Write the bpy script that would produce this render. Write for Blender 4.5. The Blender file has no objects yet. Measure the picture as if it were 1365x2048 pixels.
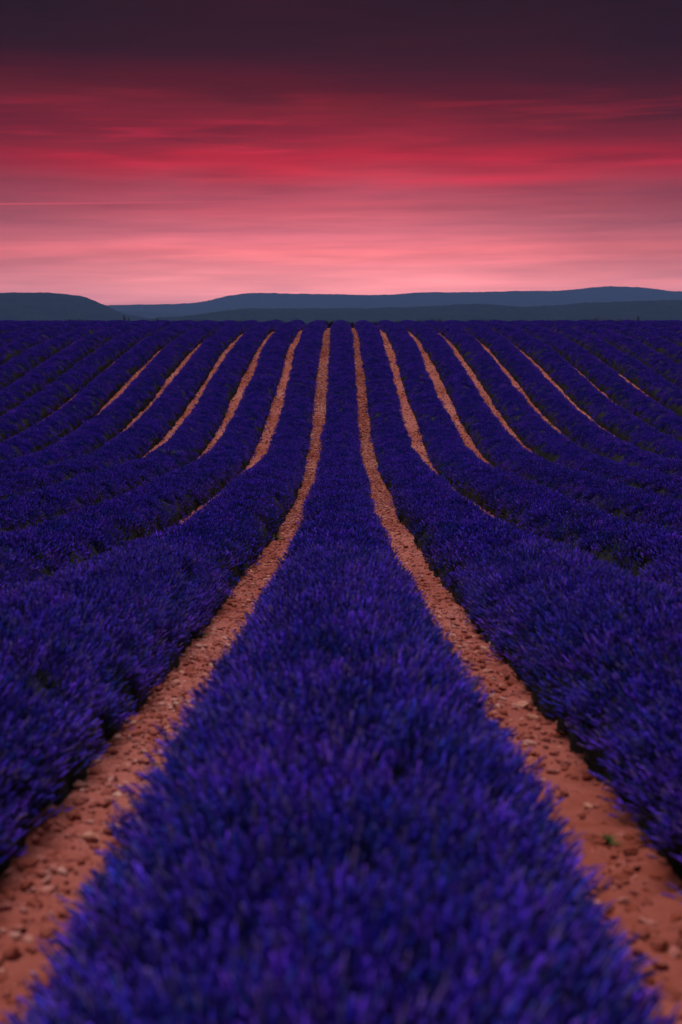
import bpy, math, random
import numpy as np
from mathutils import Vector

SC = bpy.context.scene
COL = SC.collection
rng = np.random.default_rng(7)
random.seed(7)

# ------------------------------------------------------------------ camera
F = 2600.0                      # focal length in photograph pixels (1365 x 2048)
CX, CY = 684.0, 1024.0
EYE_Y = 642.0                   # photograph row of the eye level
TH = math.atan((CY - EYE_Y) / F)
cam_d = bpy.data.cameras.new('camera')
cam = bpy.data.objects.new('camera', cam_d)
COL.objects.link(cam)
cam.location = (0, 0, 0)
cam.rotation_euler = (math.pi / 2 - TH, 0, 0)
cam_d.sensor_fit = 'VERTICAL'
cam_d.sensor_height = 24.0
cam_d.sensor_width = 24.0
cam_d.lens = 24.0 * F / 2048.0
cam_d.clip_start = 0.05
cam_d.clip_end = 90000
cam_d.dof.use_dof = True
cam_d.dof.focus_distance = 34.0
cam_d.dof.aperture_fstop = 1.7
SC.camera = cam

# ------------------------------------------------------------------ sky
world = bpy.data.worlds.new('World')
SC.world = world
world.use_nodes = True
wt = world.node_tree
wt.nodes.clear()


def N(t, kind, **kw):
    n = t.nodes.new(kind)
    for k, v in kw.items():
        setattr(n, k, v)
    return n


def srgb(r, g, b):
    f = lambda c: (c / 255 / 12.92) if c / 255 <= 0.04045 else ((c / 255 + 0.055) / 1.055) ** 2.4
    return (f(r), f(g), f(b), 1.0)


def math_node(t, op, a, b=None, c=None, clamp=False):
    n = N(t, 'ShaderNodeMath', operation=op)
    n.use_clamp = clamp
    for i, v in enumerate((a, b, c)):
        if v is None:
            continue
        if isinstance(v, (int, float)):
            n.inputs[i].default_value = v
        else:
            t.links.new(v, n.inputs[i])
    return n.outputs[0]


def ramp(t, fac, stops, interp='LINEAR'):
    r = N(t, 'ShaderNodeValToRGB')
    cr = r.color_ramp
    cr.interpolation = interp
    while len(cr.elements) > 1:
        cr.elements.remove(cr.elements[-1])
    cr.elements[0].position = stops[0][0]
    cr.elements[0].color = stops[0][1]
    for p, c in stops[1:]:
        e = cr.elements.new(p)
        e.color = c
    t.links.new(fac, r.inputs[0])
    return r.outputs[0]


def build_sky():
    t = wt
    tc = N(t, 'ShaderNodeTexCoord')
    sep = N(t, 'ShaderNodeSeparateXYZ')
    t.links.new(tc.outputs['Generated'], sep.inputs[0])
    x, y, z = sep.outputs
    el = math_node(t, 'MULTIPLY', math_node(t, 'ARCSINE', z), 180 / math.pi)     # degrees
    # streaky cloud noise: stretched along the horizon
    def streak(sx, sz, detail, seed):
        cmb = N(t, 'ShaderNodeCombineXYZ')
        t.links.new(math_node(t, 'MULTIPLY', x, sx), cmb.inputs[0])
        t.links.new(math_node(t, 'MULTIPLY', y, sx), cmb.inputs[1])
        t.links.new(math_node(t, 'MULTIPLY_ADD', math_node(t, 'MULTIPLY_ADD', x, -0.012, z), sz, seed), cmb.inputs[2])
        n = N(t, 'ShaderNodeTexNoise')
        n.inputs['Scale'].default_value = 1.0
        n.inputs['Detail'].default_value = detail
        n.inputs['Roughness'].default_value = 0.55
        n.inputs['Distortion'].default_value = 0.25
        t.links.new(cmb.outputs[0], n.inputs['Vector'])
        return math_node(t, 'SUBTRACT', n.outputs['Fac'], 0.5)
    n1 = streak(3.2, 34.0, 4.0, 3.7)
    n2 = streak(9.0, 150.0, 3.0, 11.2)
    n3 = streak(3.6, 9.0, 2.0, 21.4)
    n4 = streak(5.0, 58.0, 4.0, 41.9)
    up = math_node(t, 'MULTIPLY', el, 1 / 8.0, clamp=True)       # less wander close to the horizon
    wob = math_node(t, 'ADD', math_node(t, 'MULTIPLY', n1, 2.0), math_node(t, 'MULTIPLY_ADD', n3, 2.8, 0.3))
    e2 = math_node(t, 'MULTIPLY_ADD', wob, math_node(t, 'MULTIPLY_ADD', up, 0.8, 0.2), el)
    fac = math_node(t, 'MULTIPLY', e2, 1 / 90.0)
    stops = [(max(0.0, d / 90.0), c) for d, c in SKY_STOPS]
    base = ramp(t, fac, stops)
    # fine bright / dark filaments
    val = math_node(t, 'MULTIPLY_ADD', n2, 0.75, 1.0)
    val = math_node(t, 'MULTIPLY', val, math_node(t, 'MULTIPLY_ADD', n1, 0.9, 1.0))
    az2 = math_node(t, 'ARCTAN2', x, y)
    glow = math_node(t, 'EXPONENT', math_node(t, 'MULTIPLY', math_node(t, 'POWER', math_node(t, 'ABSOLUTE', az2), 2.0), -17.0))
    glow = math_node(t, 'MULTIPLY_ADD', glow, 0.60, 0.44)
    high = math_node(t, 'MULTIPLY', math_node(t, 'SUBTRACT', el, 16.0), 0.05, clamp=True)       # the glow is a thing of the low sky
    glow = math_node(t, 'ADD', math_node(t, 'MULTIPLY', glow, math_node(t, 'SUBTRACT', 1.0, high)), high)
    val = math_node(t, 'MULTIPLY', val, glow)
    # darker unlit cloud bars
    bar = math_node(t, 'MULTIPLY', math_node(t, 'SUBTRACT', n4, 0.07), 5.0, clamp=True)
    zone = math_node(t, 'SUBTRACT', 1.0, math_node(t, 'MULTIPLY', math_node(t, 'ABSOLUTE', math_node(t, 'SUBTRACT', el, 8.4)), 0.3), clamp=True)
    val = math_node(t, 'MULTIPLY', val, math_node(t, 'MULTIPLY_ADD', math_node(t, 'MULTIPLY', bar, zone), -0.6, 1.0))
    mul = N(t, 'ShaderNodeVectorMath', operation='SCALE')
    t.links.new(base, mul.inputs[0])
    t.links.new(val, mul.inputs['Scale'])
    # crimson lit undersides of the cloud sheet
    red = math_node(t, 'MULTIPLY', math_node(t, 'SUBTRACT', math_node(t, 'ADD', n2, math_node(t, 'MULTIPLY', n1, 0.8)), 0.06), 2.6, clamp=True)
    band = math_node(t, 'SUBTRACT', 1.0, math_node(t, 'MULTIPLY', math_node(t, 'ABSOLUTE', math_node(t, 'SUBTRACT', el, 7.1)), 0.36), clamp=True)
    redf = math_node(t, 'MULTIPLY', red, band)
    mix = N(t, 'ShaderNodeMix', data_type='RGBA', blend_type='MIX')
    t.links.new(math_node(t, 'MULTIPLY', redf, 0.7), mix.inputs['Factor'])
    t.links.new(mul.outputs[0], mix.inputs[6])
    mix.inputs[7].default_value = srgb(222, 34, 62)
    # contrail: one thin straight line low over the field
    az = math_node(t, 'DIVIDE', x, math_node(t, 'MAXIMUM', y, 0.05))
    line = math_node(t, 'SUBTRACT', el, math_node(t, 'MULTIPLY_ADD', az, 1.45, 5.19))
    lf = math_node(t, 'SUBTRACT', 1.0, math_node(t, 'MULTIPLY', math_node(t, 'ABSOLUTE', line), 20.0), clamp=True)
    fade = math_node(t, 'MULTIPLY_ADD', az, -2.6, 0.02, clamp=True)
    front = math_node(t, 'GREATER_THAN', y, 0.1)
    lf = math_node(t, 'MULTIPLY', math_node(t, 'MULTIPLY', lf, fade), front)
    mix2 = N(t, 'ShaderNodeMix', data_type='RGBA', blend_type='MIX')
    t.links.new(lf, mix2.inputs['Factor'])
    t.links.new(mix.outputs[2], mix2.inputs[6])
    mix2.inputs[7].default_value = srgb(248, 92, 104)
    bg = N(t, 'ShaderNodeBackground')
    bg.inputs['Strength'].default_value = 1.0
    t.links.new(mix2.outputs[2], bg.inputs['Color'])
    out = N(t, 'ShaderNodeOutputWorld')
    t.links.new(bg.outputs[0], out.inputs['Surface'])


def lin(r, g, b):
    return (r, g, b, 1.0)


HAZE_COL = (0.24, 0.46, 1.0, 1)
HAZE_DENS = 8.0e-5
HAZE_TOP = 300.0
AIR = np.array([0.06, 0.09, 0.19])          # light the haze adds over an endless path


def row_el(py):
    return math.degrees(math.atan((CY - py) / F) - TH)


def behind_haze(el, c):
    """sky colour that shows as c once seen through the valley haze"""
    T = math.exp(-HAZE_DENS * min(15800.0, HAZE_TOP / math.sin(math.radians(max(el, 0.3)))))
    c = (np.array(c[:3]) - AIR * (1 - T)) / T
    return tuple(np.maximum(c, (0.004, 0.002, 0.003))) + (1.0,)


SKY_STOPS = [(0.0, lin(1.75, 0.62, 0.60))]
for _y, _c in [(600, (252, 156, 164)), (570, (250, 150, 158)), (545, (246, 142, 150)), (525, (232, 130, 140)), (500, (246, 127, 134)), (475, (228, 118, 130)),
               (450, (200, 104, 119)), (420, (196, 96, 110)), (395, (185, 84, 99)), (370, (172, 76, 94)), (345, (186, 66, 83)), (320, (190, 52, 70)),
               (295, (188, 44, 63)), (265, (148, 44, 60)), (240, (138, 38, 56)), (210, (122, 38, 52)), (175, (103, 33, 45)), (150, (88, 29, 41)), (125, (74, 27, 37)),
               (100, (62, 26, 35)), (55, (54, 23, 31)), (0, (49, 21, 28))]:
    SKY_STOPS.append((row_el(_y), behind_haze(row_el(_y), srgb(*_c))))
SKY_STOPS += [(19.0, lin(0.020, 0.011, 0.015)), (38.0, lin(0.12, 0.10, 0.14)), (65.0, lin(0.26, 0.235, 0.30))]
build_sky()
world.cycles.sampling_method = 'MANUAL'
world.cycles.sample_map_resolution = 1024

# one very soft, slightly warm light from high in the evening sky
sun_d = bpy.data.lights.new('sun', 'SUN')
sun_d.energy = 2.6
sun_d.angle = math.radians(24)
sun_d.color = (1.0, 0.84, 0.80)
sun = bpy.data.objects.new('sun', sun_d)
COL.objects.link(sun)
SUN_EL, SUN_AZ = math.radians(78), math.radians(150)
sdir = Vector((math.sin(SUN_AZ) * math.cos(SUN_EL), math.cos(SUN_AZ) * math.cos(SUN_EL), -math.sin(SUN_EL)))
sun.rotation_euler = sdir.to_track_quat('-Z', 'Y').to_euler()

vs = SC.view_settings
vs.view_transform = 'Standard'
vs.look = 'None'
vs.exposure = 0.0
vs.gamma = 1.0
vs.use_curve_mapping = False
SC.cycles.use_denoising = True
SC.cycles.max_bounces = 6
SC.cycles.diffuse_bounces = 3
SC.cycles.volume_bounces = 0

# ------------------------------------------------------------------ terrain profile
P = 1.7                         # pitch of the lavender rows in metres
# photograph row, distance between the outer edges of the two paths beside the straight row (2.11 m apart, more where overhanging stems hide less)
MEAS = [(1696, 1330), (1586, 1146), (1476, 945), (1366, 737), (1256, 554), (1154, 364), (1100, 283), (1064, 252),
        (1005, 198), (964, 153), (917, 132), (858.6, 114.5), (830, 107), (758, 92), (703, 80), (667, 67)]
_pts = [(-60, -1.0), (-8, -1.12), (-3, -1.27), (0, -1.46), (2.2, -1.65)]
for py, w in MEAS:
    c = F * float(np.interp(py, [1064, 1154, 1256, 1366], [2.11, 2.2, 2.3, 2.36])) / w
    v = -(py - CY) / F * c
    _pts.append((c * math.cos(TH) + v * math.sin(TH), v * math.cos(TH) - c * math.sin(TH)))
_pts += [(97, -0.66), (100, -0.60), (104, -0.62), (108, -0.95), (118, -2.4), (140, -6), (200, -14), (320, -26), (600, -42), (1200, -58), (2500, -70),
         (60000, -70)]
_px, _pz = map(np.array, zip(*_pts))
_gy = np.arange(-60, 400, 0.1)
_gz = np.interp(_gy, _px, _pz)


def _smooth(a, s):
    k = np.exp(-0.5 * (np.arange(-int(4 * s), int(4 * s) + 1) / s) ** 2)
    k /= k.sum()
    return np.convolve(np.pad(a, len(k) // 2, mode='edge'), k, mode='valid')


_s1, _s2 = _smooth(_gz, 7), _smooth(_gz, 32)
_w = np.clip((_gy - 8) / 14, 0, 1) * np.clip((92 - _gy) / 10, 0, 1)
_gz = _s1 * (1 - _w) + _s2 * _w


def ground_z(y):
    y = np.asarray(y, dtype=float)
    return np.where(y < 395, np.interp(y, _gy, _gz), np.interp(y, _px, _pz))


def pix_to_ground(px, py, lift=0.0):
    """the point of the field (or lift metres above it) that a photograph pixel looks at"""
    dx, dv = (px - CX) / F, -(py - CY) / F
    dy = math.cos(TH) + dv * math.sin(TH)
    dz = dv * math.cos(TH) - math.sin(TH)
    c = np.arange(1.5, 120, 0.02)
    below = (dz * c) <= ground_z(dy * c) + lift
    i = int(np.argmax(below)) if below.any() else len(c) - 1
    return Vector((dx * c[i], dy * c[i], dz * c[i] - lift))


# value noise for shapes
_tab = rng.random(4096)


def vnoise1(x, seed=0):
    x = np.asarray(x, float)
    i = np.floor(x).astype(int)
    f = x - i
    f = f * f * (3 - 2 * f)
    return (_tab[(i + seed * 131) % 4096] * (1 - f) + _tab[(i + 1 + seed * 131) % 4096] * f) * 2 - 1


def vnoise2(x, y, seed=0):
    x, y = np.asarray(x, float), np.asarray(y, float)
    i, j = np.floor(x).astype(int), np.floor(y).astype(int)
    fx, fy = x - i, y - j
    fx, fy = fx * fx * (3 - 2 * fx), fy * fy * (3 - 2 * fy)
    h = lambda a, b: _tab[(a * 73 + b * 1109 + seed * 337 + ((a * b) % 53) * 17) % 4096]
    return ((h(i, j) * (1 - fx) + h(i + 1, j) * fx) * (1 - fy) + (h(i, j + 1) * (1 - fx) + h(i + 1, j + 1) * fx) * fy) * 2 - 1


# ------------------------------------------------------------------ helpers
def mesh_np(name, verts, faces, mat=None, smooth=False, cols=None):
    me = bpy.data.meshes.new(name)
    me.from_pydata(np.asarray(verts).tolist() if len(verts) else [], [], [tuple(f) for f in faces])
    if mat:
        me.materials.append(mat)
    if cols is not None:
        a = me.color_attributes.new('Col', 'FLOAT_COLOR', 'POINT')
        a.data.foreach_set('color', np.asarray(cols, np.float32).ravel())
    if smooth:
        me.polygons.foreach_set('use_smooth', np.ones(len(me.polygons), bool))
    me.update()
    return me


def obj(name, me, parent=None, **props):
    o = bpy.data.objects.new(name, me)
    COL.objects.link(o)
    if parent:
        o.parent = parent
    for k, v in props.items():
        o[k] = v
    return o


def grid_faces(nu, nv):
    i = np.arange(nu - 1)[:, None] * nv + np.arange(nv - 1)[None, :]
    i = i.ravel()
    return np.stack([i, i + nv, i + nv + 1, i + 1], 1).tolist()


def new_mat(name):
    m = bpy.data.materials.new(name)
    m.use_nodes = True
    t = m.node_tree
    b = t.nodes['Principled BSDF']
    b.inputs['Roughness'].default_value = 0.85
    b.inputs['Specular IOR Level'].default_value = 0.2
    return m, t, b


# ------------------------------------------------------------------ materials
def soil_material(name, pale):
    m, t, b = new_mat(name)
    geo = N(t, 'ShaderNodeNewGeometry')
    n1 = N(t, 'ShaderNodeTexNoise'); n1.inputs['Scale'].default_value = 0.35; n1.inputs['Detail'].default_value = 3
    n2 = N(t, 'ShaderNodeTexNoise'); n2.inputs['Scale'].default_value = 9; n2.inputs['Detail'].default_value = 6
    n3 = N(t, 'ShaderNodeTexNoise'); n3.inputs['Scale'].default_value = 55; n3.inputs['Detail'].default_value = 4
    for n in (n1, n2, n3):
        t.links.new(geo.outputs['Position'], n.inputs['Vector'])
    a = math_node(t, 'MULTIPLY_ADD', n1.outputs['Fac'], 1.1, -0.05)
    a = math_node(t, 'ADD', a, math_node(t, 'MULTIPLY_ADD', n2.outputs['Fac'], 0.7, -0.35))
    a = math_node(t, 'ADD', a, math_node(t, 'MULTIPLY_ADD', n3.outputs['Fac'], 0.3, -0.15))
    if pale:
        oi = N(t, 'ShaderNodeObjectInfo')
        a = math_node(t, 'ADD', a, math_node(t, 'MULTIPLY_ADD', math_node(t, 'POWER', oi.outputs['Random'], 2.0), 0.75, -0.2))
    c = ramp(t, a, [(0.12, lin(0.22, 0.05, 0.028)), (0.5, lin(0.31, 0.092, 0.072)), (0.8, lin(0.41, 0.155, 0.127)), (1.15, lin(0.52, 0.29, 0.25))])
    t.links.new(c, b.inputs['Base Color'])
    bump = N(t, 'ShaderNodeBump')
    bump.inputs['Strength'].default_value = 0.6
    bump.inputs['Distance'].default_value = 0.02
    t.links.new(n2.outputs['Fac'], bump.inputs['Height'])
    t.links.new(bump.outputs[0], b.inputs['Normal'])
    b.inputs['Roughness'].default_value = 0.95
    return m


M_SOIL = soil_material('soil', False)
M_CLOD = soil_material('soil_clod', True)


def stone_material():
    m, t, b = new_mat('limestone')
    geo = N(t, 'ShaderNodeNewGeometry')
    n = N(t, 'ShaderNodeTexNoise'); n.inputs['Scale'].default_value = 30; n.inputs['Detail'].default_value = 5
    t.links.new(geo.outputs['Position'], n.inputs['Vector'])
    c = ramp(t, n.outputs['Fac'], [(0.3, lin(0.40, 0.15, 0.10)), (0.7, lin(0.56, 0.30, 0.22))])
    t.links.new(c, b.inputs['Base Color'])
    return m


M_STONE = stone_material()


def flower_material():
    m, t, b = new_mat('lavender_flower')
    at = N(t, 'ShaderNodeVertexColor'); at.layer_name = 'Col'
    oi = N(t, 'ShaderNodeObjectInfo')
    hsv = N(t, 'ShaderNodeHueSaturation')
    t.links.new(at.outputs['Color'], hsv.inputs['Color'])
    t.links.new(math_node(t, 'MULTIPLY_ADD', oi.outputs['Random'], 0.035, 0.485), hsv.inputs['Hue'])
    t.links.new(math_node(t, 'MULTIPLY_ADD', oi.outputs['Random'], 0.7, 0.65), hsv.inputs['Value'])
    t.links.new(hsv.outputs[0], b.inputs['Base Color'])
    b.inputs['Roughness'].default_value = 0.75
    return m


M_FLOWER = flower_material()


def foliage_material(name, c0, c1, scale=14):
    m, t, b = new_mat(name)
    geo = N(t, 'ShaderNodeNewGeometry')
    n = N(t, 'ShaderNodeTexNoise'); n.inputs['Scale'].default_value = scale; n.inputs['Detail'].default_value = 5
    t.links.new(geo.outputs['Position'], n.inputs['Vector'])
    c = ramp(t, n.outputs['Fac'], [(0.3, c0), (0.7, c1)])
    t.links.new(c, b.inputs['Base Color'])
    return m


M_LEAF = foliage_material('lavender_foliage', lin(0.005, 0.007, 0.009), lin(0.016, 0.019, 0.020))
M_GRASS = foliage_material('weed_leaf', lin(0.04, 0.06, 0.012), lin(0.09, 0.10, 0.025), 40)
M_DRY = foliage_material('dry_stalk', lin(0.22, 0.18, 0.13), lin(0.34, 0.28, 0.2), 40)
M_VERGE = foliage_material('verge_grass', lin(0.012, 0.014, 0.016), lin(0.04, 0.045, 0.035), 8)
M_FOREST = foliage_material('forest', lin(0.004, 0.008, 0.009), lin(0.012, 0.017, 0.016), 0.015)
M_FOREST.node_tree.nodes['Principled BSDF'].inputs['Specular IOR Level'].default_value = 0.0
M_PLAIN = foliage_material('plain', lin(0.05, 0.045, 0.03), lin(0.09, 0.08, 0.05), 0.004)

# ------------------------------------------------------------------ ground sheet (one, to the horizon)
def build_ground():
    ys = np.concatenate([np.arange(-60, 130, 0.5), np.geomspace(130, 15500, 60)])
    xs = np.concatenate([-np.geomspace(40, 15500, 40)[::-1], np.linspace(-38, 38, 20), np.geomspace(40, 15500, 40)])
    Y, X = np.meshgrid(ys, xs, indexing='ij')
    far = np.clip((Y - 140) / 800, 0, 1)
    Z = ground_z(Y) + far * 6 * vnoise2(X / 700, Y / 900, 5)
    v = np.stack([X, Y, Z], -1).reshape(-1, 3)
    f = [q[::-1] for q in grid_faces(len(ys), len(xs))]
    me = mesh_np('ground', v, f, M_PLAIN, True)
    me.materials.append(M_SOIL)
    cy = np.array([v[q[0]][1] for q in f]); cx = np.array([abs(v[q[0]][0]) for q in f])
    me.polygons.foreach_set('material_index', ((cy < 128) & (cx < 60)).astype(np.int32))
    obj('ground', me, kind='structure')


build_ground()

# ------------------------------------------------------------------ hills
def ridge(name, label, D, prof, front, back, seed, tree=2.6, dx=9.0, roll=0.10):
    px = np.array([p[0] for p in prof], float)
    hz = np.array([(EYE_Y - p[1]) * D / F for p in prof], float)
    X0 = (px - CX) * D / F
    xs = np.arange(X0[0], X0[-1], dx)
    H = np.interp(xs, X0, hz)
    H = _smooth(H, 4)
    base = -78.0
    vv = np.concatenate([np.linspace(-1, 0, 26), np.linspace(0.07, 1, 16)])
    V, X = np.meshgrid(vv, xs, indexing='ij')
    Hh = np.broadcast_to(H, X.shape)
    Y = D + np.where(V < 0, V * front, V * back) + 0.10 * front * vnoise2(X / 600, V * 0, seed)
    s = 1 - np.abs(V) ** 1.5
    s = np.clip(s, 0, 1)
    edge = np.clip(np.minimum(xs - xs[0], xs[-1] - xs) / 300, 0, 1)
    amp = (Hh - base) * s
    Z = base + amp
    mid = np.clip(1 - np.abs(V), 0, 1) * np.clip(np.abs(V) * 3, 0, 1)
    Z = Z + mid * (Hh - base) * roll * (vnoise2(X / 420, V * 4, seed + 1) + 0.6 * vnoise2(X / 160, V * 9, seed + 2))
    Z = Z + tree * np.clip(s * 3, 0, 1) * (0.5 * rng.standard_normal(X.shape) * 0.6 + vnoise2(X / 38, Y / 38, seed + 3) * 0.7)
    Z = base + (Z - base) * edge
    v = np.stack([X, Y, Z], -1).reshape(-1, 3)
    me = mesh_np(name, v, [q[::-1] for q in grid_faces(len(vv), len(xs))], M_FOREST, False)
    return obj(name, me, kind='structure', label=label)


ridge('mesa_hill', 'flat topped wooded hill ending in a steep slope', 5200,
      [(-900, 604), (-600, 592), (-300, 590), (-120, 591), (0, 588.5), (40, 585.5), (85, 585), (110, 587), (145, 588), (165, 592), (185, 600), (200, 609),
       (222, 619), (245, 627.5), (270, 632), (310, 637), (350, 641), (420, 655), (520, 668)], 1500, 1500, 11)
ridge('near_ridge', 'low blue wooded ridge in front of the far hills', 5000,
      [(180, 668), (250, 650), (310, 637), (380, 633), (420, 629), (445, 623), (480, 619), (520, 617.5), (600, 617), (700, 616), (830, 615), (900, 610.5), (950, 608.5),
       (985, 611), (1020, 614), (1060, 614.5), (1110, 611), (1150, 607.5), (1250, 604), (1365, 601), (1600, 597), (1900, 606), (2200, 640)], 1400, 1400, 12)
ridge('far_ridge', 'long hazy mountain ridge on the horizon', 10500,
      [(-300, 640), (-100, 628), (60, 618), (215, 612), (300, 610), (340, 609), (395, 607), (420, 602), (450, 595), (495, 588.5), (520, 587.5), (600, 589.5),
       (660, 590), (735, 592.5), (780, 591.5), (812, 589), (830, 587), (868, 586), (880, 587.5), (960, 586), (1060, 583), (1110, 583.5), (1160, 579), (1205, 574), (1250, 575), (1290, 578),
       (1330, 584), (1365, 585), (1500, 580), (1700, 590), (1950, 620)], 1700, 1700, 13, tree=3.5, dx=13)
ridge('low_spur', 'low hazy spur at the foot of the mountains', 8600,
      [(-200, 640), (100, 632), (230, 624), (270, 622), (330, 626), (400, 631), (460, 638), (560, 660)], 900, 900, 14)

# ------------------------------------------------------------------ rows: centre line and width
K = 15


def row_x(k, y):
    y = np.asarray(y, float)
    w = np.clip((y - 2) / 16, 0.12, 1)
    return k * P + w * (0.05 * vnoise1(y / 6.0 + 37 * (k + 40), 1) + 0.025 * vnoise1(y / 1.7 + 91 * (k + 40), 2))


def row_w(k, y):       # relative width of a row: plants swell and pinch along it
    return 1 + (0.13 if k == -1 else 0.0) * np.exp(-((y - 27) / 6) ** 2) + 0.025 * vnoise1(y / 0.55 + 17 * (k + 40), 3) + 0.04 * vnoise1(y / 2.3 + 53 * (k + 40), 4)


def row_start(k):
    return max(-2.5, (abs(k) * P - 5.5) / 0.2625)


ROW_END = 103.0

# ------------------------------------------------------------------ soil paths
def uneven_clod(seed, n_lat=5, n_lon=7):
    r = np.random.default_rng(seed)
    v, f = [(0, 0, 1.0)], []
    for i in range(1, n_lat):
        a = math.pi * i / n_lat
        for j in range(n_lon):
            b = 2 * math.pi * (j + 0.5 * (i % 2)) / n_lon
            rr = 1 + r.uniform(-0.24, 0.2)
            v.append((math.sin(a) * math.cos(b) * rr, math.sin(a) * math.sin(b) * rr, math.cos(a) * rr))
    v.append((0, 0, -1.0))
    L = len(v) - 1
    for j in range(n_lon):
        f.append((0, 1 + j, 1 + (j + 1) % n_lon))
        f.append((L, L - n_lon + (j + 1) % n_lon, L - n_lon + j))
    for i in range(n_lat - 2):
        for j in range(n_lon):
            a0 = 1 + i * n_lon
            f.append((a0 + j, a0 + n_lon + j, a0 + n_lon + (j + 1) % n_lon, a0 + (j + 1) % n_lon))
    return np.array(v) * np.array([1, 0.8, 0.55]), f


def proto(name, me):
    return bpy.data.objects.new(name, me)          # kept out of the scene: only a source of geometry


CLODS = []
for s in range(5):
    v, f = uneven_clod(100 + s)
    CLODS.append(proto('clod_source', mesh_np('clod_source', v, f, M_CLOD, False)))


def instancer(name, protos):
    g = bpy.data.node_groups.new(name, 'GeometryNodeTree')
    g.interface.new_socket('Geometry', in_out='INPUT', socket_type='NodeSocketGeometry')
    g.interface.new_socket('Geometry', in_out='OUTPUT', socket_type='NodeSocketGeometry')
    gi, go = g.nodes.new('NodeGroupInput'), g.nodes.new('NodeGroupOutput')
    iop = g.nodes.new('GeometryNodeInstanceOnPoints')
    join = g.nodes.new('GeometryNodeJoinGeometry')
    for p in reversed(protos):
        oi = g.nodes.new('GeometryNodeObjectInfo')
        oi.inputs['Object'].default_value = p
        oi.inputs['As Instance'].default_value = False
        ti = g.nodes.new('GeometryNodeGeometryToInstance')
        g.links.new(oi.outputs['Geometry'], ti.inputs[0])
        g.links.new(ti.outputs[0], join.inputs[0])
    def attr(nm, ty):
        n = g.nodes.new('GeometryNodeInputNamedAttribute')
        n.data_type = ty
        n.inputs['Name'].default_value = nm
        return n.outputs[0]
    e2r = g.nodes.new('FunctionNodeEulerToRotation')
    g.links.new(attr('rot', 'FLOAT_VECTOR'), e2r.inputs[0])
    g.links.new(gi.outputs[0], iop.inputs['Points'])
    g.links.new(join.outputs[0], iop.inputs['Instance'])
    iop.inputs['Pick Instance'].default_value = True
    g.links.new(attr('idx', 'INT'), iop.inputs['Instance Index'])
    g.links.new(e2r.outputs[0], iop.inputs['Rotation'])
    g.links.new(attr('scl', 'FLOAT_VECTOR'), iop.inputs['Scale'])
    g.links.new(iop.outputs[0], go.inputs[0])
    return g


def point_obj(name, pts, rot, scl, idx, group, parent, mat):
    me = bpy.data.meshes.new(name)
    n = len(pts)
    me.vertices.add(n)
    me.vertices.foreach_set('co', np.asarray(pts, np.float32).ravel())
    me.attributes.new('rot', 'FLOAT_VECTOR', 'POINT').data.foreach_set('vector', np.asarray(rot, np.float32).ravel())
    me.attributes.new('scl', 'FLOAT_VECTOR', 'POINT').data.foreach_set('vector', np.asarray(scl, np.float32).ravel())
    me.attributes.new('idx', 'INT', 'POINT').data.foreach_set('value', np.asarray(idx, np.int32))
    me.materials.append(mat)
    o = obj(name, me, parent, kind='stuff')
    md = o.modifiers.new('scatter', 'NODES')
    md.node_group = group
    return o


G_CLOD = instancer('scatter_clods', CLODS)


def path_height(k, u, y):
    """u across the path (-1..1), furrow between two hedges with loose crumbs"""
    return (ground_z(y) + 0.012 + 0.035 * u * u + 0.028 * vnoise2(u * 3.1 + 17 * k, y / 0.16, 31) + 0.018 * vnoise2(u * 7 + 5 * k, y / 0.06, 32)
            + 0.02 * vnoise2(u * 0.8 + 3 * k, y / 0.9, 33))


def build_path(k):            # between row k and row k + 1
    kk = min(abs(k), abs(k + 1))
    y0, y1 = row_start(kk), ROW_END - 0.5
    near = kk == 0
    if near:
        ys = np.concatenate([np.arange(y0, 16, 0.035), np.arange(16, 45, 0.09), np.arange(45, y1, 0.2)])
        nu = 22
    else:
        ys = np.concatenate([np.arange(y0, 45, 0.12), np.arange(max(45, y0), y1, 0.22)])
        nu = 11
    us = np.linspace(-1, 1, nu)
    Y, U = np.meshgrid(ys, us, indexing='ij')
    cx = (row_x(k, Y) + row_x(k + 1, Y)) / 2
    hw = 0.46
    Z = path_height(k, U, Y)
    v = np.stack([cx + U * hw, Y, Z], -1).reshape(-1, 3)
    me = mesh_np('soil_path', v, [q[::-1] for q in grid_faces(len(ys), nu)], M_SOIL, True)
    o = obj('soil_path', me, kind='structure')
    # loose clods
    r = np.random.default_rng(500 + k)
    dens = 1100 if near else 170
    n = int((y1 - y0) * 0.8 * dens)
    y = r.uniform(y0, y1, n)
    patch = vnoise2(np.full(n, k * 3.3), y / 4.0, 41)
    keep = r.random(n) < 0.62 + 0.4 * patch
    y = y[keep]
    n = len(y)
    u = np.clip(r.normal(0, 0.5, n), -1, 1)
    s = 0.005 + 0.027 * r.random(n) ** 3.4
    s *= np.where(y > 30, 1.35, 1.0)
    x = (row_x(k, y) + row_x(k + 1, y)) / 2 + u * hw
    z = path_height(k, u, y) + s * 0.15
    rot = np.stack([r.uniform(-.4, .4, n), r.uniform(-.4, .4, n), r.uniform(0, 6.28, n)], 1)
    sc = s[:, None] * r.uniform(0.75, 1.3, (n, 3))
    point_obj('soil_clods', np.stack([x, y, z], 1), rot, sc, r.integers(0, len(CLODS), n), G_CLOD, o, M_CLOD)
    return o


for k in range(-K, K):
    build_path(k)

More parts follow.
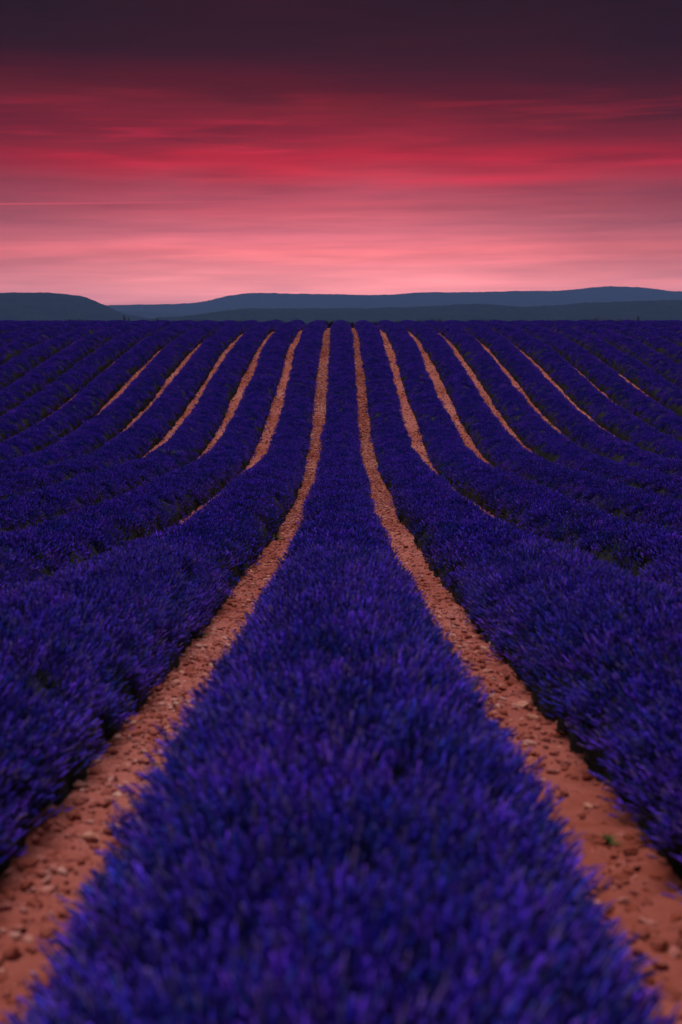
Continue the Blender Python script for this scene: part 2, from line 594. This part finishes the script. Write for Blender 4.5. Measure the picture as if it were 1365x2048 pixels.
# ------------------------------------------------------------------ lavender tufts (geometry sources)
def spike_mesh(r, detail):
    """one stem with its flower head along +z, tip at z = 1.0 length units later scaled; returns verts, faces, part (0 stem, 1 flower)"""
    L = r.uniform(0.14, 0.225)               # stem + head
    hl = r.uniform(0.025, 0.045) * (1.0 if detail > 0 else 1.25)
    hr = r.uniform(0.0025, 0.0039) * (1.0, 1.45, 2.8)[2 - detail]
    v, f, c = [], [], []
    bend = r.uniform(-0.03, 0.03, 2)
    P_ = lambda q: np.array([bend[0] * q * q, bend[1] * q * q, L * q])
    hue = r.random()
    base = np.array([0.031, 0.031, 0.57]) * (1 - hue) + np.array([0.080, 0.042, 0.57]) * hue
    br = r.choice([0.4, 0.75, 1.15, 1.7, 2.5], p=[.20, .28, .28, .17, .07]) * (0.85, 0.95, 0.85)[detail]
    if detail == 0:
        br = 0.92 * r.uniform(0.6, 1.4)
    if r.random() < 0.11:
        base = np.array([0.16, 0.12, 0.42]); br = 0.85
    base = base * br
    stemc = np.array([0.020, 0.030, 0.018]) * r.uniform(0.6, 1.3)
    if detail > 0:
        sr = 0.0013 if detail == 2 else 0.0018
        for q in (0.0, 0.5, 1 - hl / L * 0.6):
            p = P_(q)
            for j in range(3):
                a = 2.094 * j
                v.append(p + np.array([math.cos(a) * sr, math.sin(a) * sr, 0])); c.append(stemc)
        for i in range(2):
            for j in range(3):
                f.append((i * 3 + j, i * 3 + (j + 1) % 3, i * 3 + 3 + (j + 1) % 3, i * 3 + 3 + j))
    rings = {2: [0.02, .1, .16, .27, .33, .45, .52, .64, .7, .82, .9], 1: [0.0, .3, .6, .88], 0: [0.1, 0.55]}[detail]
    prof = {2: [.35, .95, .6, 1.05, .65, 1.1, .65, 1.0, .55, .8, .4], 1: [.5, 1.05, .95, .55], 0: [0.8, 0.95]}[detail]
    nl = {2: 6, 1: 4, 0: 3}[detail]
    b0 = len(v)
    for q, w in zip(rings, prof):
        p = P_(1 - hl / L * (1 - q))
        for j in range(nl):
            a = 2 * math.pi * (j + 0.5 * (rings.index(q) % 2)) / nl + hue * 6
            w2 = w * r.uniform(0.72, 1.3)
            v.append(p + np.array([math.cos(a) * hr * w2, math.sin(a) * hr * w2, r.uniform(-.002, .002)]))
            c.append(base * r.uniform(0.75, 1.3))
    tip = len(v); v.append(P_(1.0)); c.append(base)
    bot = len(v); v.append(P_(1 - hl / L * 1.02)); c.append(base * 0.6)
    nr = len(rings)
    for i in range(nr - 1):
        for j in range(nl):
            a0 = b0 + i * nl
            f.append((a0 + j, a0 + (j + 1) % nl, a0 + nl + (j + 1) % nl, a0 + nl + j))
    for j in range(nl):
        f.append((b0 + (nr - 1) * nl + j, b0 + (nr - 1) * nl + (j + 1) % nl, tip))
        f.append((b0 + (j + 1) % nl, b0 + j, bot))
    return np.array(v), f, np.array(c)


def tuft(seed, n, rad, detail, leaves, leafc=(0.012, 0.018, 0.013)):
    r = np.random.default_rng(seed)
    V, Fc, C = [], [], []
    off = 0
    for i in range(n):
        v, f, c = spike_mesh(r, detail)
        rr, a = rad * math.sqrt(r.random()), r.uniform(0, 6.283)
        ox, oy = rr * math.cos(a), rr * math.sin(a)
        # fan outwards a little
        tx, ty = ox / rad * 0.17 + r.normal(0, 0.085), oy / rad * 0.17 + r.normal(0, 0.085)
        d = np.array([tx, ty, 1.0]); d /= np.linalg.norm(d)
        zx = np.cross([0, 1, 0], d); zx /= np.linalg.norm(zx)
        zy = np.cross(d, zx)
        M = np.stack([zx, zy, d], 1)
        v = v @ M.T
        v += np.array([ox * 0.55, oy * 0.55, -0.10 + r.uniform(-0.03, 0.03)])
        V.append(v); C.append(c)
        Fc += [tuple(q + off for q in ff) for ff in f]
        off += len(v)
    for i in range(leaves):
        rr, a = rad * math.sqrt(r.random()), r.uniform(0, 6.283)
        p = np.array([rr * math.cos(a), rr * math.sin(a), -0.09])
        d = np.array([r.normal(0, .5), r.normal(0, .5), 1.0]); d /= np.linalg.norm(d)
        ln, w = r.uniform(0.05, 0.12), r.uniform(0.0025, 0.005) * (1 if detail == 2 else 1.8)
        s = np.cross(d, [r.normal(), r.normal(), 0.1]); s /= np.linalg.norm(s)
        q = np.array([p - s * w, p + s * w, p + d * ln * .6 + s * w * .9, p + d * ln, p + d * ln * .6 - s * w * .9])
        V.append(q)
        lc = np.array(leafc) * r.uniform(0.5, 1.4)
        C.append(np.repeat(lc[None], 5, 0))
        Fc.append((off, off + 1, off + 2, off + 3, off + 4))
        off += 5
    V, C = np.concatenate(V), np.concatenate(C)
    C = np.concatenate([C, np.ones((len(C), 1))], 1)
    return proto('tuft_source', mesh_np('tuft_source', V, Fc, M_FLOWER, detail == 2, C))


OLIVE = (0.030, 0.040, 0.014)
TUFTS = [tuft(900 + i, 56, 0.10, 2, 36) for i in range(6)] + [tuft(915 + i, 26, 0.10, 2, 80, OLIVE) for i in range(2)] \
    + [tuft(930 + i, 42, 0.14, 1, 16) for i in range(5)] + [tuft(945 + i, 28, 0.14, 1, 34, OLIVE) for i in range(2)] \
    + [tuft(960 + i, 60, 0.20, 0, 4) for i in range(5)] + [tuft(975, 44, 0.20, 0, 30, OLIVE)]
G_TUFT = instancer('scatter_tufts', TUFTS)


def euler_of(dx, dy, dz, spin):
    """euler XYZ of the frame whose z axis is (dx, dy, dz), spun by spin about it"""
    z = np.stack([dx, dy, dz], 1)
    z /= np.linalg.norm(z, axis=1)[:, None]
    ref = np.tile(np.array([0.0, 1.0, 0.0]), (len(z), 1))
    x = np.cross(ref, z); x /= np.linalg.norm(x, axis=1)[:, None]
    y = np.cross(z, x)
    cs, sn = np.cos(spin)[:, None], np.sin(spin)[:, None]
    X = x * cs + y * sn
    Yv = np.cross(z, X)
    R20, R21, R22, R10, R00 = X[:, 2], Yv[:, 2], z[:, 2], X[:, 1], X[:, 0]
    return np.stack([np.arctan2(R21, R22), -np.arcsin(np.clip(R20, -1, 1)), np.arctan2(R10, R00)], 1)


A0, B0 = 0.59, 0.56           # half width and height of the leafy core


def build_row(k):
    y0, y1 = row_start(k), ROW_END
    root = obj('lavender_row', None)
    root.empty_display_size = 0.3
    root.location = (k * P, max(y0, 0), float(ground_z(max(y0, 0))))
    loc = np.array(root.location)
    # leafy core
    ys = np.concatenate([np.arange(y0, 14, 0.07), np.arange(max(14, y0), y1, 0.22)])
    nphi = 15
    ph = np.linspace(0, math.pi, nphi)
    Y, PH = np.meshgrid(ys, ph, indexing='ij')
    w = row_w(k, Y)
    lump = 1 + 0.06 * vnoise2(PH * 3 + 9 * (k + 40), Y / 0.16, 51)
    endt = np.clip(np.minimum((Y - y0) / 0.4, (y1 - Y) / 0.5), 0.05, 1) ** 0.5
    X = row_x(k, Y) + A0 * w * lump * np.sign(np.cos(PH)) * np.abs(np.cos(PH)) ** 0.95 * endt
    Z = ground_z(Y) - 0.03 + B0 * w * lump * np.sin(PH) ** 0.8 * endt
    v = np.stack([X, Y, Z], -1).reshape(-1, 3) - loc
    obj('foliage', mesh_np('foliage', v, grid_faces(len(ys), nphi), M_LEAF, True), root)
    # tufts of flower spikes over it
    r = np.random.default_rng(2000 + k)
    P3, RT, SCL, IDX = [], [], [], []
    for a, b, per_m, i0, i1, i2 in ((-9, 5, 250, 0, 6, 8), (5, 12, 165, 0, 6, 8), (12, 34, 95, 8, 13, 15), (34, 200, 60, 15, 20, 21)):
        a, b = max(a, y0), min(b, y1)
        if b <= a:
            continue
        n = int((b - a) * per_m)
        y = r.uniform(a, b, n)
        phi = r.uniform(0.13, math.pi - 0.13, n)
        w = row_w(k, y)
        # bare spots, where the leaves show through
        hole = vnoise2(y / 0.5 + 7 * (k + 40), phi * 1.6 + 3 * k, 61)
        keep = r.random(n) < np.clip((np.sin(phi) - np.where(y > 12, 0.16, 0.02)) / np.where(y > 12, 0.7, 0.35), np.where(y > 12, 0.12, 0.45), 1.0)       # few flowers low on the flanks
        y, phi, w = y[keep], phi[keep], w[keep]
        n = len(y)
        lift = r.uniform(0.88, 1.0, n)
        x = row_x(k, y) + A0 * w * lift * np.sign(np.cos(phi)) * np.abs(np.cos(phi)) ** 0.95
        z = ground_z(y) - 0.0 + B0 * w * lift * np.sin(phi) ** 0.8
        nx, nz = np.cos(phi) / A0, np.sin(phi) / B0
        ln = np.hypot(nx, nz)
        nx, nz = nx / ln, nz / ln
        dx = 0.5 * nx + r.normal(0, 0.08, n)
        dy = r.normal(0, 0.10, n) - 0.03
        dz = 0.55 * nz + 0.5 + r.normal(0, 0.05, n)
        P3.append(np.stack([x, y, z], 1) - loc)
        RT.append(euler_of(dx, dy, dz, r.uniform(0, 6.283, n)))
        s = r.uniform(0.82, 1.15, n) * np.where(r.random(n) < 0.04, 1.18, 1.0)
        SCL.append(np.stack([s, s, s], 1))
        green = r.random(n) < np.where(y > 34, 0.0, np.clip((hole[keep] - 0.3) * 0.9, 0.02, 0.4) * np.clip((y - 2) / 4, 0.3, 1))
        IDX.append(np.where(green, r.integers(i1, i2, n), r.integers(i0, i1, n)))
    point_obj('flower_spikes', np.concatenate(P3), np.concatenate(RT), np.concatenate(SCL), np.concatenate(IDX), G_TUFT, root, M_FLOWER)
    root['category'] = 'lavender row'
    root['group'] = 'parallel lavender rows of the field'
    ords = ['', 'first', 'second', 'third', 'fourth', 'fifth', 'sixth', 'seventh', 'eighth', 'ninth', 'tenth', 'eleventh', 'twelfth', 'thirteenth', 'fourteenth', 'fifteenth']
    if k == 0:
        root['label'] = 'purple lavender row running straight on, bare soil visible along both its sides'
    elif k < 0:
        root['label'] = '%s purple lavender row from the straight one, towards the steep flat-topped hill' % ords[-k]
    else:
        root['label'] = '%s purple lavender row from the straight one, away from the steep flat-topped hill' % ords[k]
    return root


for k in range(-K, K + 1):
    build_row(k)

# ------------------------------------------------------------------ scrubby verge across the top of the field
def blade_tuft(seed, n, h, spread, w, droop=0.3):
    r = np.random.default_rng(seed)
    V, Fc = [], []
    for i in range(n):
        a = r.uniform(0, 6.283)
        d = np.array([math.cos(a), math.sin(a), 0])
        s = np.array([-d[1], d[0], 0]) * w * r.uniform(.6, 1.3)
        L = h * r.uniform(0.45, 1.0)
        out = spread * r.uniform(0.2, 1.0)
        p0 = d * r.uniform(0, 0.25) * spread
        b = len(V)
        for q, ww in ((0, .6), (.45, 1.0), (.8, .7)):
            p = p0 + d * out * q ** 1.7 + np.array([0, 0, L * (q - droop * q ** 3 * out / (L + .01) * 0.5)])
            V += [p - s * ww, p + s * ww]
        V.append(p0 + d * out * 1.15 + np.array([0, 0, L * (1 - droop * 0.5 * out / (L + .01))]))
        Fc += [(b, b + 1, b + 3, b + 2), (b + 2, b + 3, b + 5, b + 4), (b + 4, b + 5, b + 6)]
    return np.array(V), Fc


def build_verge():
    r = np.random.default_rng(77)
    V, Fc, off = [], [], 0
    protos = [blade_tuft(300 + i, 26, 0.62, 0.24, 0.012) for i in range(4)]
    for i in range(1900):
        x, y = r.uniform(-34, 34), 104.6 + r.normal(0, 0.45)
        v, f = protos[r.integers(0, 4)]
        s = r.uniform(0.75, 1.15) * (1 + 0.22 * float(vnoise1(x / 1.3, 71)))
        a = r.uniform(0, 6.283)
        R = np.array([[math.cos(a), -math.sin(a), 0], [math.sin(a), math.cos(a), 0], [0, 0, 1]])
        V.append((v * s) @ R.T + np.array([x, y, float(ground_z(y)) + 0.10]))
        Fc += [tuple(q + off for q in ff) for ff in f]
        off += len(v)
    me = mesh_np('verge_grass', np.concatenate(V), Fc, M_VERGE)
    o = obj('verge_grass', me, kind='stuff', label='dark rough grass growing across the top end of the rows', category='grass')
    return o


build_verge()

# ------------------------------------------------------------------ weeds, dry stalks
def weed(px, py, h, spread, label, lift=0.0, n=34, mat=None, w=0.009):
    p = pix_to_ground(px, py, lift)
    root = obj('weed', None, label=label, category='weed', group='weeds among the lavender rows')
    root.location = (p.x, p.y, float(ground_z(p.y)) + lift)
    sd = int(px * 7 + py)
    v, f = blade_tuft(sd, n, h, spread, w)
    obj('leaves', mesh_np('leaves', v, f, mat or M_GRASS), root)
    r = np.random.default_rng(sd)
    for j in range(3):
        a = r.uniform(0, 6.28); tx, ty = 0.35 * spread * math.cos(a), 0.35 * spread * math.sin(a)
        sv, sf = [], []
        for q in (0, .5, 1):
            for m in range(3):
                rad = 0.006 * (1.2 - q)
                sv.append((tx * q * q * 1.6 + rad * math.cos(2.094 * m), ty * q * q * 1.6 + rad * math.sin(2.094 * m), h * 1.12 * q))
        for i in range(2):
            for m in range(3):
                sf.append((i * 3 + m, i * 3 + (m + 1) % 3, i * 3 + 3 + (m + 1) % 3, i * 3 + 3 + m))
        obj('stem', mesh_np('stem', sv, sf, mat or M_GRASS), root)
    return root


weed(633, 756, 0.5, 0.25, 'tall green weed at the soil path beside the straight row, halfway up the slope')
weed(411, 898, 0.28, 0.3, 'low green weed at the lower end of the third soil path towards the steep hill', n=26)
weed(447, 836, 0.45, 0.3, 'dark green weed leaning out of the row above a third soil path')
weed(280, 822, 0.3, 0.3, 'small green weed on the fifth soil path towards the steep hill')
weed(338, 915, 0.28, 0.45, 'yellowish weed growing out of the top of a lavender row near the valley', lift=0.48, n=40)
weed(404, 1278, 0.06, 0.11, 'flat green weed on the stony path beside the straight row', n=40)
weed(395, 1312, 0.03, 0.10, 'faint flat green weed below another on the stony path', n=24)
weed(552, 1085, 0.14, 0.2, 'small green weed at the edge of the reddish path where it steepens')
weed(1216, 1690, 0.035, 0.055, 'tiny dark green weed alone on the smooth orange path', n=26, w=0.006)
weed(1358, 1722, 0.08, 0.09, 'green weed under the lavender at the rim of the smooth orange path', n=30)
weed(724, 878, 0.22, 0.18, 'small dark weed at the foot of the straight row, on the lower slope')
weed(932, 762, 0.3, 0.25, 'green weed on the fourth soil path away from the steep hill', n=30)
weed(1100, 860, 0.34, 0.25, 'green weed at the lower end of the fifth soil path away from the steep hill')
weed(1077, 918, 0.34, 0.28, 'green weed closing the lower end of the fourth soil path')
weed(708, 656, 0.35, 0.3, 'green weed at the top end of the soil path beside the straight row')
weed(661, 656, 0.3, 0.3, 'green weed at the top end of the other soil path beside the straight row')


def crest_weed(px, top, h, label, mat):
    Y = 104.2
    x = (px - CX) * Y / F
    root = obj('tall_weed', None, label=label, category='weed', group='tall weeds on the top verge')
    root.location = (x, Y, float(ground_z(Y)) + 0.1)
    v, f = blade_tuft(int(px), 22, h, 0.22, 0.011, 0.15)
    obj('leaves', mesh_np('leaves', v, f, mat), root)


crest_weed(256, 633, 1.15, 'tall dark weed on the top verge before the foot of the steep hill', M_VERGE)
crest_weed(263, 633, 0.95, 'shorter dark weed right beside a tall one before the steep hill', M_VERGE)
crest_weed(322, 635, 0.95, 'bushy weed on the verge below the low hazy spur', M_VERGE)
crest_weed(1191, 634, 1.05, 'tall dark weed on the verge below the highest mountain top', M_VERGE)
crest_weed(1238, 634, 0.95, 'thin dark weed on the verge, between two bushier ones', M_VERGE)
crest_weed(1272, 633, 1.1, 'branching dark weed farthest along the verge from the steep hill', M_VERGE)


def dry_stalk(px, py, label):
    p = pix_to_ground(px, py, 0.5)
    root = obj('dry_stalk', None, label=label, category='dry stalk', group='dry pale stalks standing above the lavender')
    root.location = (p.x, p.y, float(ground_z(p.y)) + 0.3)
    r = random.Random(int(px))
    for j in range(7):
        a, lean, L = r.uniform(0, 6.28), r.uniform(0.1, 0.5), r.uniform(0.4, 0.75)
        v, f = [], []
        for i in range(4):
            q = i / 3
            for m in range(3):
                rad = 0.009 * (1.2 - q)
                v.append((math.cos(a) * lean * L * q ** 1.4 + rad * math.cos(2.1 * m), math.sin(a) * lean * L * q ** 1.4 + rad * math.sin(2.1 * m), L * q))
        for i in range(3):
            for m in range(3):
                f.append((i * 3 + m, i * 3 + (m + 1) % 3, i * 3 + 3 + (m + 1) % 3, i * 3 + 3 + m))
        obj('stem', mesh_np('stem', v, f, M_DRY), root)


dry_stalk(1112, 662, 'bushy pale dry stalks sticking out of a lavender row near the top')
dry_stalk(1150, 660, 'thin pale dry stalks leaning over, beside bushier dry stalks')

# ------------------------------------------------------------------ single stones on the two paths beside the straight row
def build_stones():
    meshes = []
    for i in range(6):
        v, f = uneven_clod(700 + i, 6, 8)
        meshes.append(mesh_np('stone', v, f, M_STONE, False))
    r = np.random.default_rng(88)
    spots = [(240, 1466, 0.055), (268, 1460, 0.03), (1046, 1432, 0.05), (1066, 1440, 0.04), (160, 1590, 0.04), (330, 1362, 0.035), (395, 1235, 0.045), (420, 1268, 0.035),
             (930, 1270, 0.035), (955, 1320, 0.03), (985, 1400, 0.035), (1180, 1620, 0.035), (1120, 1500, 0.03), (100, 1640, 0.035), (480, 1160, 0.04), (505, 1150, 0.035)]
    for px, py, s in spots:
        p = pix_to_ground(px, py)
        side = -1 if p.x < 0 else 0
        place(meshes, r, p.x, p.y, s * 0.75, side)
    for i in range(64):
        side = -1 if i % 3 else 0
        y = r.uniform(3.2, 24)
        u = r.uniform(-0.6, 0.6)
        x = float((row_x(side, y) + row_x(side + 1, y)) / 2) + u * 0.46
        place(meshes, r, x, y, r.uniform(0.014, 0.03), side)


def place(meshes, r, x, y, s, side):
    cx = float((row_x(side, y) + row_x(side + 1, y)) / 2)
    u = max(-0.95, min(0.95, (x - cx) / 0.46))
    o = obj('stone', meshes[r.integers(0, 6)], category='stone',
            label='pale stone on the stony path along the straight row, towards the steep hill' if side == -1 else
            'pale stone on the smoother path along the straight row, away from the steep hill',
            group='stones on the path towards the hill' if side == -1 else 'stones on the path away from the hill')
    o.location = (x, y, float(path_height(side, u, y)) + s * 0.2)
    o.rotation_euler = (r.uniform(-.3, .3), r.uniform(-.3, .3), r.uniform(0, 6.28))
    o.scale = (s * r.uniform(.8, 1.3), s * r.uniform(.8, 1.2), s * r.uniform(.7, 1.1))


build_stones()

# ------------------------------------------------------------------ haze
def build_haze():
    x, y0, y1, z0, z1 = 15800, -120, 15800, -90, HAZE_TOP
    v = [(-x, y0, z0), (x, y0, z0), (x, y1, z0), (-x, y1, z0), (-x, y0, z1), (x, y0, z1), (x, y1, z1), (-x, y1, z1)]
    f = [(0, 3, 2, 1), (4, 5, 6, 7), (0, 1, 5, 4), (1, 2, 6, 5), (2, 3, 7, 6), (3, 0, 4, 7)]
    m = bpy.data.materials.new('haze')
    m.use_nodes = True
    t = m.node_tree
    t.nodes.clear()
    pv = N(t, 'ShaderNodeVolumePrincipled')
    pv.inputs['Color'].default_value = HAZE_COL
    pv.inputs['Density'].default_value = HAZE_DENS
    pv.inputs['Anisotropy'].default_value = 0.0
    out = N(t, 'ShaderNodeOutputMaterial')
    t.links.new(pv.outputs[0], out.inputs['Volume'])
    o = obj('haze', mesh_np('haze', v, f, m), kind='stuff', label='thin blue evening haze over the valley and hills', category='haze')


build_haze()
